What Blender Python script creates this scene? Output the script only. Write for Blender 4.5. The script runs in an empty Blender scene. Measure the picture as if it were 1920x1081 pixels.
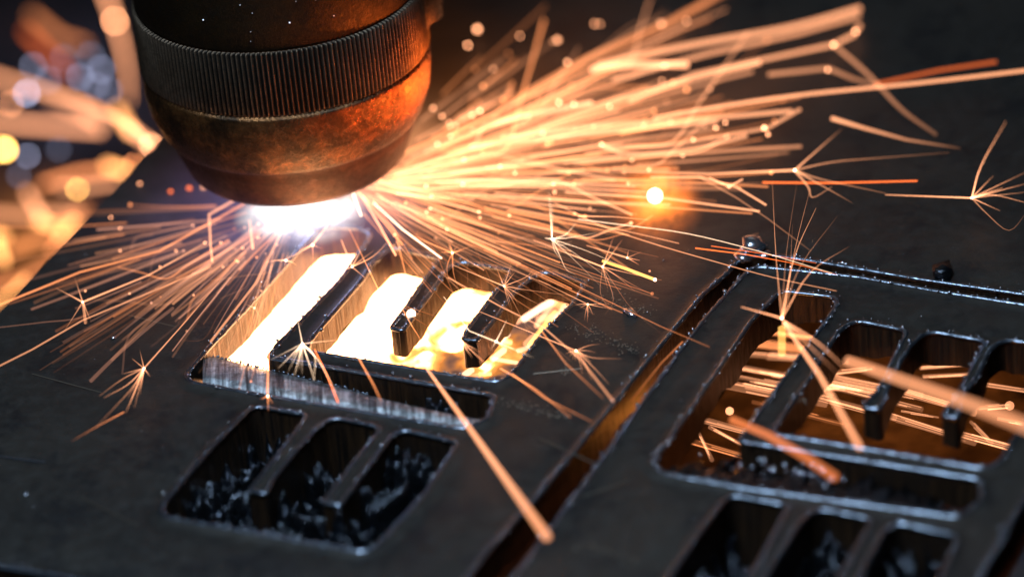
import bpy, bmesh, math, random
import numpy as np
from mathutils import Vector, Matrix, noise as mn
from mathutils.geometry import delaunay_2d_cdt
random.seed(7)
rng = np.random.default_rng(7)
# ------------------------------------------------------------------ camera, world, lights
# unit: 1 = 10 cm.  Plate top is z = 0.
sc = bpy.context.scene
FPX, EL, RO, DIST = 7000.0, math.radians(29.63), math.radians(-5.5), 6.317
W, H = 1920.0, 1081.0
CH = DIST*math.sin(EL)
fw = Vector((0, math.cos(EL), -math.sin(EL))); rt = Vector((1, 0, 0)); up = rt.cross(fw)
R2 = rt*math.cos(RO)+up*math.sin(RO); U2 = up*math.cos(RO)-rt*math.sin(RO)
CAM = Vector((0, 0, CH))
def ray(px, py): return fw+R2*((px-W/2)/FPX)-U2*((py-H/2)/FPX)
def P(px, py, z=0.0):
    d = ray(px, py); return CAM+d*((z-CH)/d.z)
def depth(p): return (Vector(p)-CAM).dot(fw)
def pxs(p): return FPX/depth(p)          # pixels per unit at p
cd = bpy.data.cameras.new('camera'); cam = bpy.data.objects.new('camera', cd); sc.collection.objects.link(cam)
M = Matrix((R2, U2, -fw)).transposed().to_4x4(); M.translation = CAM; cam.matrix_world = M
cd.sensor_width = 36; cd.lens = FPX*36/W; cd.clip_start = 0.05; cd.clip_end = 100
APER = 0.155
FOC = depth(P(900, 610))
cd.dof.use_dof = True; cd.dof.focus_distance = FOC; cd.dof.aperture_fstop = cd.lens*1e-3/APER
sc.camera = cam
def blurpx(p): return FPX*APER*abs(1/FOC-1/depth(p))
wd = bpy.data.worlds.new('World'); sc.world = wd; wd.use_nodes = True
bg = wd.node_tree.nodes['Background']; bg.inputs[0].default_value = (.010, .016, .030, 1); bg.inputs[1].default_value = .25
vs = sc.view_settings; vs.view_transform = 'Standard'; vs.look = 'None'; vs.exposure = 0; vs.gamma = 1
sc.cycles.transparent_max_bounces = 256; sc.cycles.max_bounces = 6; sc.cycles.use_denoising = True
sc.cycles.sample_clamp_indirect = 6
sc.cycles.volume_step_rate = 2.0
def lamp(name, kind, loc, col, e, size=.1, target=None, sy=None):
    d = bpy.data.lights.new(name, kind); d.color = col; d.energy = e
    if kind == 'AREA':
        d.size = size
        if sy: d.shape = 'RECTANGLE'; d.size_y = sy
    else: d.shadow_soft_size = size
    o = bpy.data.objects.new(name, d); o.location = loc; sc.collection.objects.link(o)
    if target is not None: o.rotation_euler = (Vector(target)-Vector(loc)).to_track_quat('-Z', 'Y').to_euler()
    return o
C0 = P(960, 640)
# cool workshop lamp above and behind the camera side (lights the far lips of the cuts)
lamp('cool_overhead_lamp', 'AREA', C0+Vector((-.6, -1.6, 3.6)), (.62, .80, 1.0), 300, 1.3, C0, .45)
# soft grey sheen on the plate, from the far side
lamp('far_soft_lamp', 'AREA', C0+Vector((.5, 3.6, 3.4)), (1.0, .95, .86), 6.5, 2.4, C0, 1.4)
ARC = P(566, 392, 0)
lamp('arc_light', 'POINT', ARC+Vector((0, 0, .05)), (.50, .48, 1.0), .5, .035)
# spots added for the sparks at the right, mirrored as a streak in the torch
_ax = P(572, 392, 0); _rn = .248
def torch_mirror(px, py, dist):
    d = ray(px, py).normalized(); o_ = CAM-Vector((_ax.x, _ax.y, 0)); A_ = d.x**2+d.y**2; B_ = 2*(o_.x*d.x+o_.y*d.y); C_ = o_.x**2+o_.y**2-_rn**2
    q = CAM+d*((-B_-math.sqrt(B_*B_-4*A_*C_))/(2*A_)); n = Vector((q.x-_ax.x, q.y-_ax.y, 0)).normalized(); return q+(d-n*(2*d.dot(n)))*dist
for nm_, tx, ty, ds, e_, sz in (('torch_glint_spot', 744, 190, .30, 16, .012), ('torch_glint_spot_low', 672, 228, .30, 4.5, .04), ('torch_glint_spot_side', 792, 160, .25, 2.2, .02)):
    lo_ = lamp(nm_, 'SPOT', torch_mirror(tx, ty, ds), (1.0, .17, .02), e_, sz, torch_mirror(tx, ty, 0)); lo_.data.spot_size = math.radians(58); lo_.data.spot_blend = .6
lamp('under_right_light', 'POINT', P(1740, 800, 0)+Vector((0, 0, -.3)), (1.0, .26, .035), .55, .05)
lamp('under_slot_light', 'POINT', P(1035, 610, 0)+Vector((.03, 0, -.115)), (1.0, .42, .20), 1.6, .03)
lamp('under_kerf_light', 'POINT', P(1325, 660, 0)+Vector((0, 0, -.125)), (1.0, .32, .045), .6, .02)

# ------------------------------------------------------------------ material helpers
def mat(name):
    m = bpy.data.materials.new(name); m.use_nodes = True; nt = m.node_tree
    b = nt.nodes['Principled BSDF']; return m, nt, b
def N(nt, t, **k):
    n = nt.nodes.new(t)
    for a, v in k.items():
        if a in n.inputs: n.inputs[a].default_value = v
        else: setattr(n, a, v)
    return n
def L(nt, a, b): nt.links.new(a, b)
def noise_n(nt, vec, scale, detail=6, rough=.6):
    n = nt.nodes.new('ShaderNodeTexNoise'); n.inputs['Scale'].default_value = scale
    n.inputs['Detail'].default_value = detail; n.inputs['Roughness'].default_value = rough
    if vec is not None: L(nt, vec, n.inputs['Vector'])
    return n.outputs['Fac']
def ramp(nt, fac, stops):
    r = nt.nodes.new('ShaderNodeValToRGB'); L(nt, fac, r.inputs[0]); el = r.color_ramp.elements
    while len(el) < len(stops): el.new(.5)
    for e, (p, c) in zip(el, stops):
        e.position = p; e.color = (c, c, c, 1) if not isinstance(c, tuple) else (*c, 1)
    return r.outputs[0]
def math_n(nt, op, a, b=None):
    n = nt.nodes.new('ShaderNodeMath'); n.operation = op
    for i, v in enumerate((a, b)):
        if v is None: continue
        if hasattr(v, 'links'): L(nt, v, n.inputs[i])
        else: n.inputs[i].default_value = v
    return n.outputs[0]
def mixc(nt, fac, a, b):
    n = nt.nodes.new('ShaderNodeMix'); n.data_type = 'RGBA'
    for i, v in ((0, fac), (6, a), (7, b)):
        if hasattr(v, 'links'): L(nt, v, n.inputs[i])
        else: n.inputs[i].default_value = v if i == 0 else (*v, 1)
    return n.outputs[2]
def bump(nt, b, h, strength, dist):
    n = nt.nodes.new('ShaderNodeBump'); n.inputs['Strength'].default_value = strength; n.inputs['Distance'].default_value = dist
    L(nt, h, n.inputs['Height']); L(nt, n.outputs[0], b.inputs['Normal'])
def geo(nt): return nt.nodes.new('ShaderNodeNewGeometry').outputs['Position']

# plate: mill-scale steel, darker and glossier heat ring near each cut (attribute "heat")
MP, nt, b = mat('mill_scale_steel'); g = geo(nt)
at = nt.nodes.new('ShaderNodeAttribute'); at.attribute_name = 'heat'; heat = at.outputs['Fac']
n1 = noise_n(nt, g, 3.0, 5); n2 = noise_n(nt, g, 38, 8, .7); n3 = noise_n(nt, g, 210, 4, .7)
base = mixc(nt, ramp(nt, n1, [(.35, 0), (.7, 1)]), (.0120, .0112, .0100), (.024, .0208, .0172))
base = mixc(nt, ramp(nt, n2, [(.46, 0), (.74, 1)]), base, (.024, .023, .021))
n5 = noise_n(nt, g, 9, 6, .75); base = mixc(nt, ramp(nt, n5, [(.50, 0), (.62, .7)]), base, (.004, .0045, .006))
base = mixc(nt, ramp(nt, n3, [(.60, 0), (.68, 1)]), base, (.010, .010, .011))
base = mixc(nt, ramp(nt, heat, [(.02, 0), (.22, .85), (.55, .3)]), base, (.030, .017, .008)); base = mixc(nt, ramp(nt, heat, [(.2, 0), (.8, 1)]), base, (.003, .0035, .005))
L(nt, base, b.inputs['Base Color']); b.inputs['Metallic'].default_value = .55
ro = math_n(nt, 'ADD', math_n(nt, 'MULTIPLY', n2, .30), .38)
ro = math_n(nt, 'SUBTRACT', ro, math_n(nt, 'MULTIPLY', heat, .22)); L(nt, ro, b.inputs['Roughness'])
bump(nt, b, math_n(nt, 'ADD', n2, math_n(nt, 'MULTIPLY', n3, .35)), .5, .003)
# lip: fused glossy dark bead
ML, nt, b = mat('fused_lip_steel'); g = geo(nt)
b.inputs['Base Color'].default_value = (.12, .145, .18, 1); b.inputs['Metallic'].default_value = .95; b.inputs['Roughness'].default_value = .26
bump(nt, b, noise_n(nt, g, 170, 4, .6), .4, .0016)
# cut wall: drag striations along uv.x
MW, nt, b = mat('torch_cut_wall')
uv = nt.nodes.new('ShaderNodeUVMap'); uv.uv_map = 'UVMap'
mp = nt.nodes.new('ShaderNodeMapping'); mp.inputs['Scale'].default_value = (110, 5, 1); mp.inputs['Rotation'].default_value = (0, 0, 0)
L(nt, uv.outputs[0], mp.inputs[0]); s1 = noise_n(nt, mp.outputs[0], 1.0, 5, .65)
mp2 = nt.nodes.new('ShaderNodeMapping'); mp2.inputs['Scale'].default_value = (16, 10, 1); L(nt, uv.outputs[0], mp2.inputs[0])
s2 = noise_n(nt, mp2.outputs[0], 1.0, 5, .6)
c = mixc(nt, ramp(nt, s1, [(.38, 0), (.62, 1)]), (.008, .0065, .006), (.062, .033, .016))
c = mixc(nt, ramp(nt, s2, [(.45, 0), (.75, .8)]), c, (.02, .016, .015))
L(nt, c, b.inputs['Base Color']); b.inputs['Metallic'].default_value = .7; b.inputs['Roughness'].default_value = .42
bump(nt, b, s1, .8, .006)
# molten dross, black glassy slag
MS, nt, b = mat('glassy_slag'); g = geo(nt)
b.inputs['Base Color'].default_value = (.036, .041, .050, 1); b.inputs['Metallic'].default_value = .95; b.inputs['Roughness'].default_value = .15
bump(nt, b, noise_n(nt, g, 90, 4, .6), .8, .005)
MB_, nt, b = mat('dross_bead_metal'); b.inputs['Base Color'].default_value = (.30, .32, .36, 1); b.inputs['Metallic'].default_value = .95; b.inputs['Roughness'].default_value = .2
MT, nt, b = mat('silver_cut_face')
uv = nt.nodes.new('ShaderNodeUVMap'); uv.uv_map = 'UVMap'
mp = nt.nodes.new('ShaderNodeMapping'); mp.inputs['Scale'].default_value = (70, 6, 1); L(nt, uv.outputs[0], mp.inputs[0])
s1 = noise_n(nt, mp.outputs[0], 1, 6, .7); s2 = noise_n(nt, geo(nt), 55, 6, .7)
c = mixc(nt, ramp(nt, s1, [(.40, 0), (.60, 1)]), (.05, .055, .06), (.62, .70, .76))
c = mixc(nt, ramp(nt, s2, [(.35, .75), (.6, 0)]), c, (.03, .033, .036))
L(nt, c, b.inputs['Base Color']); b.inputs['Metallic'].default_value = .8; b.inputs['Roughness'].default_value = .3
bump(nt, b, math_n(nt, 'ADD', s1, s2), .9, .006)
# spark: light-giving, adds to what is behind; brightness per object (object colour) times attribute "fade"
MK = bpy.data.materials.new('incandescent_spark'); MK.use_nodes = True; nt = MK.node_tree; nt.nodes.clear()
oi = nt.nodes.new('ShaderNodeObjectInfo'); at = nt.nodes.new('ShaderNodeAttribute'); at.attribute_name = 'fade'
em = nt.nodes.new('ShaderNodeEmission'); L(nt, oi.outputs['Color'], em.inputs[0]); L(nt, at.outputs['Fac'], em.inputs[1])
tr = nt.nodes.new('ShaderNodeBsdfTransparent'); ad = nt.nodes.new('ShaderNodeAddShader'); L(nt, em.outputs[0], ad.inputs[0]); L(nt, tr.outputs[0], ad.inputs[1])
out = nt.nodes.new('ShaderNodeOutputMaterial'); L(nt, ad.outputs[0], out.inputs[0]); MK.cycles.emission_sampling = 'NONE'
# solid glowing bead
MH = bpy.data.materials.new('white_hot_droplet'); MH.use_nodes = True; nt = MH.node_tree; nt.nodes.clear()
oi = nt.nodes.new('ShaderNodeObjectInfo'); em = nt.nodes.new('ShaderNodeEmission'); L(nt, oi.outputs['Color'], em.inputs[0]); em.inputs[1].default_value = 1
out = nt.nodes.new('ShaderNodeOutputMaterial'); L(nt, em.outputs[0], out.inputs[0]); MH.cycles.emission_sampling = 'NONE'

# ------------------------------------------------------------------ object helpers
def mesh_obj(name, verts, faces, m=None, parent=None, smooth=False):
    me = bpy.data.meshes.new(name); me.from_pydata([tuple(v) for v in verts], [], faces); me.update()
    if m: me.materials.append(m)
    if smooth: me.polygons.foreach_set('use_smooth', [True]*len(me.polygons))
    o = bpy.data.objects.new(name, me); sc.collection.objects.link(o)
    if parent: o.parent = parent
    return o
def tag(o, label=None, cat=None, group=None, kind=None):
    if label: o['label'] = label
    if cat: o['category'] = cat
    if group: o['group'] = group
    if kind: o['kind'] = kind
    return o
def empty(name, loc):
    o = bpy.data.objects.new(name, None); o.location = loc; o.empty_display_size = .05; sc.collection.objects.link(o); return o
def fattr(o, name, vals):
    a = o.data.attributes.new(name, 'FLOAT', 'POINT'); a.data.foreach_set('value', list(map(float, vals)))

# ------------------------------------------------------------------ outlines of the cuts
def px_poly(pts): return [(*P(p[0], p[1]).xy, p[2] if len(p) > 2 else .012) for p in pts]
def fillet(poly, step=.0065):
    out = []; n = len(poly)
    V = [np.array(p[:2]) for p in poly]
    for i in range(n):
        a, b, c = V[i-1], V[i], V[(i+1) % n]; r = poly[i][2]
        u = a-b; v = c-b; lu, lv = np.linalg.norm(u), np.linalg.norm(v); u = u/lu; v = v/lv
        cosw = np.clip(u@v, -1, 1); w = math.acos(cosw)
        if w > math.pi-.12: out.append(b); continue
        t = min(r/math.tan(w/2), .45*lu, .45*lv); rr = t*math.tan(w/2)
        k = max(2, int((math.pi-w)*rr/step)+2)
        p0, p2 = b+u*t, b+v*t
        cen = b+(u+v)/np.linalg.norm(u+v)*(rr/math.sin(w/2))
        a0 = p0-cen; a1 = p2-cen; th0 = math.atan2(a0[1], a0[0]); th1 = math.atan2(a1[1], a1[0])
        d = (th1-th0+math.pi) % (2*math.pi)-math.pi
        for j in range(k+1):
            th = th0+d*j/k; out.append(cen+rr*np.array([math.cos(th), math.sin(th)]))
    res = []
    for i in range(len(out)):
        a, b = out[i], out[(i+1) % len(out)]; l = np.linalg.norm(b-a)
        if l < 1e-5: continue
        k = max(1, int(round(l/step)))
        for j in range(k): res.append(a+(b-a)*j/k)
    res = np.array(res)
    area = .5*np.sum(res[:, 0]*np.roll(res[:, 1], -1)-np.roll(res[:, 0], -1)*res[:, 1])
    if area < 0: res = res[::-1]
    return res            # counter-clockwise
R = .02
L_SLOT_1 = [(349, 702, R), (360, 715, R), (507, 742), (653, 766), (868, 802, R), (912, 785, .03), (926, 744, .01), (909, 739), (660, 696), (500, 670, .006),
            (520, 643), (567, 597), (637, 523), (695, 440, R), (672, 427, R), (602, 423, .03), (533, 500), (470, 570), (397, 647)]
COMB_1 = [(583, 637), (577, 657, .012), (660, 671), (855, 703), (940, 716, .03), (967, 689), (1013, 628), (1068, 573), (1099, 530, .012), (1015, 508, .020),
          (967, 548), (920, 610), (894, 639, .007), (865, 636, .007), (876, 615), (929, 545), (959, 507, .009), (868, 491, .020), (845, 500), (768, 604), (757, 621, .007), (731, 614, .007),
          (760, 575), (822, 484, .009), (738, 462, .020), (703, 490), (678, 527), (617, 597)]
LOW_1 = [(304, 957, .025), (316, 968), (493, 1000), (682, 1033, .03), (707, 1020, .02), (793, 927), (857, 829, .016), (758, 807, .022), (738, 815), (697, 867), (653, 927), (638, 948, .006), (603, 942, .006),
         (667, 860), (697, 823), (713, 801, .012), (622, 782, .026), (590, 807), (563, 837), (513, 897), (500, 927, .006), (465, 919, .006), (503, 873), (553, 807), (574, 778, .012), (484, 762, .026), (467, 769), (397, 840), (310, 940)]
L_SLOT_2 = [(1226, 866, R), (1246, 886, R), (1387, 912), (1798, 968, R), (1838, 938, .03), (1836, 900, .01), (1830, 898), (1384, 827, .006), (1404, 797), (1496, 670), (1530, 625), (1567, 571), (1566, 557, .02), (1466, 546, .03), (1455, 556), (1410, 602), (1339, 707), (1281, 790)]
COMB_2 = [(1458, 797), (1450, 812, .012), (1560, 829), (1695, 851), (1862, 880, .03), (1920, 790), (1990, 690), (2005, 655, .02), (1882, 636, .03), (1853, 660), (1838, 697), (1812, 734), (1796, 784, .007), (1764, 779, .007),
          (1797, 734), (1832, 668), (1848, 640, .014), (1738, 620, .03), (1708, 649), (1690, 678), (1664, 734), (1652, 768, .007), (1615, 764, .007), (1646, 730), (1680, 659), (1699, 620, .014), (1600, 600, .03), (1571, 625), (1526, 700)]
# lower comb of the right logo = lower comb of the left logo moved in the plane
T = np.array(P(1530, 952).xy)-np.array(P(622, 782).xy)
KERF_1 = [(1365, 512), (1390, 484, .05), (1440, 478), (1519, 489), (1725, 524), (1925, 553), (2200, 596), (2200, 616), (1925, 570), (1762, 545), (1612, 518), (1462, 502), (1412, 497, .05), (1388, 520), (1319, 597), (1260, 675), (1185, 780), (1110, 885), (1035, 985), (975, 1065), (900, 1165), (815, 1165), (890, 1068), (925, 1022), (1010, 930), (1150, 760), (1230, 660), (1319, 552)]
KERF_2 = [(1830, 1100), (1880, 1010), (1935, 915), (1990, 830), (2040, 840), (1985, 935), (1930, 1030), (1888, 1100), (1870, 1140), (1800, 1140)]
KERF_3 = [(-260, 1030), (-60, 1054), (95, 1078), (400, 1128), (380, 1165), (90, 1118), (-80, 1094), (-280, 1070)]
low1 = px_poly(LOW_1)
low2 = [(x+T[0], y+T[1], r) for x, y, r in low1]
cuts = {}
for nm, poly in (('l_slot_1', px_poly(L_SLOT_1)), ('comb_1', px_poly(COMB_1)), ('low_1', low1), ('l_slot_2', px_poly(L_SLOT_2)), ('comb_2', px_poly(COMB_2)), ('low_2', low2),
                 ('kerf_1', px_poly(KERF_1)), ('kerf_2', px_poly(KERF_2)), ('kerf_3', px_poly(KERF_3))):
    cuts[nm] = fillet(poly)
TH = .052
# ------------------------------------------------------------------ the plate
def inside(pts, poly):
    x, y = pts[:, 0], pts[:, 1]; c = np.zeros(len(pts), bool)
    a = poly; b2 = np.roll(poly, -1, 0)
    for (x0, y0), (x1, y1) in zip(a, b2):
        if y0 == y1: continue
        m = ((y0 > y) != (y1 > y)) & (x < (x1-x0)*(y-y0)/(y1-y0)+x0); c ^= m
    return c
allout = np.concatenate(list(cuts.values()))
def dist_out(pts):
    d = np.empty(len(pts))
    for i in range(0, len(pts), 2000):
        q = pts[i:i+2000]; d[i:i+2000] = np.sqrt(((q[:, None, :]-allout[None])**2).sum(2).min(1))
    return d
X0, X1, Y0, Y1 = -1.9, 1.9, C0.y-1.9, C0.y+3.4
gx, gy = np.meshgrid(np.arange(-1.25, 1.25, .034), np.arange(C0.y-1.0, C0.y+1.6, .034))
grid = np.stack([gx.ravel(), gy.ravel()], 1)+rng.uniform(-.006, .006, (gx.size, 2))
rings = []
for off in (.010, .020, .034):
    for p in cuts.values():
        tn = np.roll(p, -1, 0)-np.roll(p, 1, 0); tn /= np.linalg.norm(tn, axis=1)[:, None]+1e-9
        nrm = np.stack([tn[:, 1], -tn[:, 0]], 1)
        rings.append((p+nrm*off)[::(1 if off < .015 else 2)])
rings = np.concatenate(rings); dr = dist_out(rings); rings = rings[dr > .0088]
dg = dist_out(grid); grid = grid[dg > .03]
ea, eb = np.array(P(0, 584).xy), np.array(P(296, 266).xy); ed = (eb-ea)/np.linalg.norm(eb-ea)
def edge_pt(y): return ea+ed*((y-ea[1])/ed[1])
def right_of_edge(q): return (q[:, 0]-ea[0])*ed[1]-(q[:, 1]-ea[1])*ed[0]
hull = np.array([edge_pt(Y0), (X1, Y0), (X1, Y1), edge_pt(Y1)])
grid = grid[right_of_edge(grid) > .02]
pts = np.concatenate([hull, allout, rings, grid])
edges = [(0, 1), (1, 2), (2, 3), (3, 0)]; k = 4
for p in cuts.values():
    n = len(p); edges += [(k+i, k+(i+1) % n) for i in range(n)]; k += n
vo, eo, fo, *_ = delaunay_2d_cdt([Vector(p) for p in pts], edges, [], 0, 1e-6)
vo = np.array([tuple(v) for v in vo]); fo = [tuple(f) for f in fo if len(f) == 3]
fa = np.array(fo); cen = vo[fa].mean(1); keep = np.ones(len(fa), bool)
for p in cuts.values():
    lo, hi = p.min(0), p.max(0); cand = ((cen > lo) & (cen < hi)).all(1).nonzero()[0]
    keep[cand[inside(cen[cand], p)]] = False
fa = fa[keep]
ar = np.cross(vo[fa[:, 1]]-vo[fa[:, 0]], vo[fa[:, 2]]-vo[fa[:, 0]]); fa[ar < 0] = fa[ar < 0][:, ::-1]
dv = dist_out(vo)
zz = -.0035*np.exp(-((dv-.022)/.012)**2)+.0022*np.exp(-(dv/.007)**2)
zz += np.array([.0012*mn.noise(Vector((x*9, y*9, 0))) for x, y in vo])*np.clip(dv/.02, 0, 1)
plate = mesh_obj('steel_plate', [(x, y, z) for (x, y), z in zip(vo, zz)], [tuple(map(int, f)) for f in fa], MP, None, True)
fattr(plate, 'heat', np.clip(np.exp(-(dv/.024)**2)*1.05, 0, 1))
tag(plate, 'thick dark mill scale steel plate with repeated comb shaped cut-outs lying under the torch', 'steel plate')
under = mesh_obj('underside', [(x, y, -TH) for (x, y) in vo], [tuple(map(int, f[::-1])) for f in fa], MP, plate)
fattr(under, 'heat', np.zeros(len(vo)))
ev = []
for i in range(400):
    q = edge_pt(Y0+(Y1-Y0)*i/399)
    for z, o in ((.0, 0), (-.004, -.003), (-TH, -.003)): ev.append((q[0]+o, q[1], z))
mesh_obj('outer_edge', ev, [f for i in range(399) for f in ((3*i, 3*i+3, 3*i+4, 3*i+1), (3*i+1, 3*i+4, 3*i+5, 3*i+2))], MP, plate, True)
def sweep_wall(nm, p, ragged=.012, TH=TH):
    n = len(p); tn = np.roll(p, -1, 0)-np.roll(p, 1, 0); tn /= np.linalg.norm(tn, axis=1)[:, None]+1e-9
    nr = np.stack([tn[:, 1], -tn[:, 0]], 1)       # into metal (outline CCW round a hole -> outward)
    s = np.concatenate([[0], np.cumsum(np.linalg.norm(np.roll(p, -1, 0)-p, axis=1))])
    vs_ = [(0, 0), (0, -.25), (0, -.5), (0, -.75), (0, -1)]; verts = []; uvs = []
    for i in range(n):
        rag = ragged*(.5+1.5*mn.noise(Vector((p[i][0]*15, p[i][1]*15, 3)))+.6*mn.noise(Vector((p[i][0]*42, p[i][1]*42, 5))))
        for j, (o, zf) in enumerate(vs_):
            st = .0011*mn.noise(Vector((s[i]*95, j*.6, 0)))-.0009*abs(zf)
            x, y = p[i]+nr[i]*(st*(1 if j else 0)) ; z = zf*(TH+(rag if j == 4 else 0))
            verts.append((x, y, z)); uvs.append((s[i], -zf*TH))
    m = len(vs_); faces = []
    for i in range(n):
        k2 = (i+1) % n
        for j in range(m-1): faces.append((i*m+j, i*m+j+1, k2*m+j+1, k2*m+j))
    o = mesh_obj('cut_wall', verts, faces, MW, plate, True)
    ul = o.data.uv_layers.new(name='UVMap'); fl = []
    for f in o.data.polygons:
        wrap = f.vertices[2] < f.vertices[0]
        for q, vi in enumerate(f.vertices):
            u, v = uvs[vi]; fl += [s[n] if (wrap and q >= 2) else u, v]
    ul.data.foreach_set('uv', fl)
    # fused lip
    K = 10; verts = []; faces = []
    for i in range(n):
        r = .0046*(1+.36*mn.noise(Vector((s[i]*110, 0, 7)))+.16*mn.noise(Vector((s[i]*28, 9, 7))))
        c0 = p[i]+nr[i]*.0022
        for j in range(K):
            a = 2*math.pi*j/K; verts.append((c0[0]+nr[i][0]*r*math.cos(a), c0[1]+nr[i][1]*r*math.cos(a), -.0012+r*math.sin(a)*.9))
    for i in range(n):
        k2 = (i+1) % n
        for j in range(K): faces.append((i*K+j, i*K+(j+1) % K, k2*K+(j+1) % K, k2*K+j))
    mesh_obj('fused_lip', verts, faces, ML, plate, True)
    return p, nr, s
def ico(r, sub=1):
    bm = bmesh.new(); bmesh.ops.create_icosphere(bm, subdivisions=sub, radius=r)
    v = np.array([x.co[:] for x in bm.verts]); f = np.array([[y.index for y in x.verts] for x in bm.faces]); bm.free(); return v, f
IV, IF = ico(1, 1); IV2, IF2 = ico(1, 2)
def balls(name, cs, rs, m, parent=None, squash=None, hi=False):
    iv, fi = (IV2, IF2) if hi else (IV, IF)
    V = []; F = []
    for c_, r_ in zip(cs, rs):
        F.append(fi+len(iv)*len(V)); sq = rng.uniform(.7, 1.25, 3) if squash else 1
        V.append(iv*r_*sq+np.array(c_))
    return mesh_obj(name, np.concatenate(V), [tuple(map(int, f)) for f in np.concatenate(F)], m, parent, True)
for nm, p in cuts.items():
    p, nr, s = sweep_wall(nm, p, .004 if nm == 'l_slot_1' else .009 if nm == 'comb_1' else .012, .14 if nm.startswith('low') else .047 if nm == 'comb_1' else .052)
    cs, rs = [], []
    q = 0.0
    while q < s[-1]:
        i = min(len(p)-1, int(np.searchsorted(s, q))); dens = mn.noise(Vector((p[i][0]*5, p[i][1]*5, 2)))
        q += (.014 if nm[:3] == 'low' else .0068)+.005*random.random()+(.014*random.random() if dens < 0 else 0)
        o = random.choice((-.003, .001, .003, .008))+random.uniform(-.002, .002); r = random.choice((.0014, .0018, .0024, .0034))*random.uniform(.8, 1.15)
        c_ = p[i]+nr[i]*o; cs.append((c_[0], c_[1], .004 if o > 0 else .001)); rs.append(r)
    tag(balls('dross_beads', cs, rs, MB_, plate, True), kind='stuff')
# scattered spatter on the plate surface
cs, rs = [], []
for _ in range(260):
    x, y = random.uniform(0, 1920), random.uniform(430, 1081); q = P(x, y)
    cs.append(q[:]); rs.append(random.choice((.0007, .0008, .001, .0018)))
cs = np.array(cs); kp = (dist_out(cs[:, :2]) > .012) & (right_of_edge(cs[:, :2]) > .01)
for p in cuts.values(): kp &= ~inside(cs[:, :2], p)
tag(balls('surface_spatter', list(cs[kp]), list(np.array(rs)[kp]), MB_, plate, True), kind='stuff')
# pitted tracks of fine spatter
cs, rs = [], []
for (a, c_, n, sp) in (((1075, 612), (1200, 660), 110, 6), ((1140, 545), (1208, 585), 60, 6), ((945, 752), (1065, 782), 110, 4), ((1090, 1015), (1215, 1060), 40, 5), ((1105, 560), (1150, 575), 30, 4), ((1060, 675), (1062, 705), 30, 3), ((1170, 880), (1300, 930), 0, 2), ((1480, 745), (1520, 752), 20, 3)):
    for _ in range(n):
        t = random.random(); q = P(a[0]+(c_[0]-a[0])*t+random.gauss(0, sp*2), a[1]+(c_[1]-a[1])*t+random.gauss(0, sp*1.1)); cs.append(q[:]); rs.append(random.uniform(.0008, .002))
MSc, nt, b = mat('bright_scratch_metal'); b.inputs['Base Color'].default_value = (.13, .11, .085, 1); b.inputs['Metallic'].default_value = .8; b.inputs['Roughness'].default_value = .4
tag(balls('scuff_grit', cs, rs, MSc, plate, True), kind='stuff')
def ribbon(a, c_, w, m, name):
    A_, B_ = P(*a, .0026), P(*c_, .0026); d = (B_-A_).normalized(); n_ = Vector((-d.y, d.x, 0)); V = []; F = []
    for i in range(21):
        t = i/20; q = A_.lerp(B_, t); ww = w*(.5+.5*math.sin(math.pi*t))*(1+.5*mn.noise(Vector((t*14, 3, 1))))+.0002
        V += [q+n_*ww+Vector((0, 0, -.0006)), q+Vector((0, 0, .0006)), q-n_*ww+Vector((0, 0, -.0006))]
        if i: k_ = 3*i; F += [(k_-3, k_-2, k_+1, k_), (k_-2, k_-1, k_+2, k_+1)]
    return mesh_obj(name, V, F, m, plate, True)
ribbon((-8, 853), (86, 865), .0028, MB_, 'scratch')
for (a, c_, w_) in (((240, 590), (330, 612), .0006), ((60, 700), (190, 735), .0005), ((1010, 820), (1120, 870), .0007), ((1090, 930), (1180, 900), .0006), ((150, 930), (260, 985), .0006), ((1000, 700), (1090, 690), .0005)):
    ribbon(a, c_, w_, MSc, 'scratch')

# slag lumps lying on the plate
def lump(px, py, r, sx, label, z=.0, seed=1, amp=.45, m=MB_):
    c_ = P(px, py, z+r*.35); V = []
    for v in IV2:
        d = 1+amp*mn.noise(Vector(v*1.7)+Vector((seed, 0, 0)))+.25*mn.noise(Vector(v*5)+Vector((0, seed, 0)))
        V.append((v[0]*r*d*sx, v[1]*r*d, v[2]*r*d*.75))
    o = mesh_obj('slag_lump', V, [tuple(map(int, f)) for f in IF2], m, None, True); o.location = c_; o.rotation_euler.z = seed
    return tag(o, label, 'slag')
lump(1414, 462, .024, 1.1, 'largest shiny grey slag lump, standing where the long cut turns its corner', 0, 3.1, .8)
lump(1390, 481, .012, 1.6, 'small grey slag drop left of the largest lump at the corner of the long cut', 0, 5.2)
lump(1436, 478, .009, 1.3, 'small slag drop just right of the largest lump at the corner of the long cut', 0, 7.2)
lump(1768, 507, .017, 1.5, 'rounded black slag blob alone on the dark plate, far right beyond the long cut', 0, 1.4, .45, MS)
lump(1181, 586, .009, 1.9, 'small flat dark chip on the plate between the glowing cut-out and the long cut', 0, 2.2)
lump(212, 633, .0045, 1.0, 'tiny bright metal speck on the empty left part of the plate', 0, 4.2)
lump(49, 926, .005, 1.0, 'tiny rounded metal drop near the lower left corner of the plate', 0, 6.2)

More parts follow.
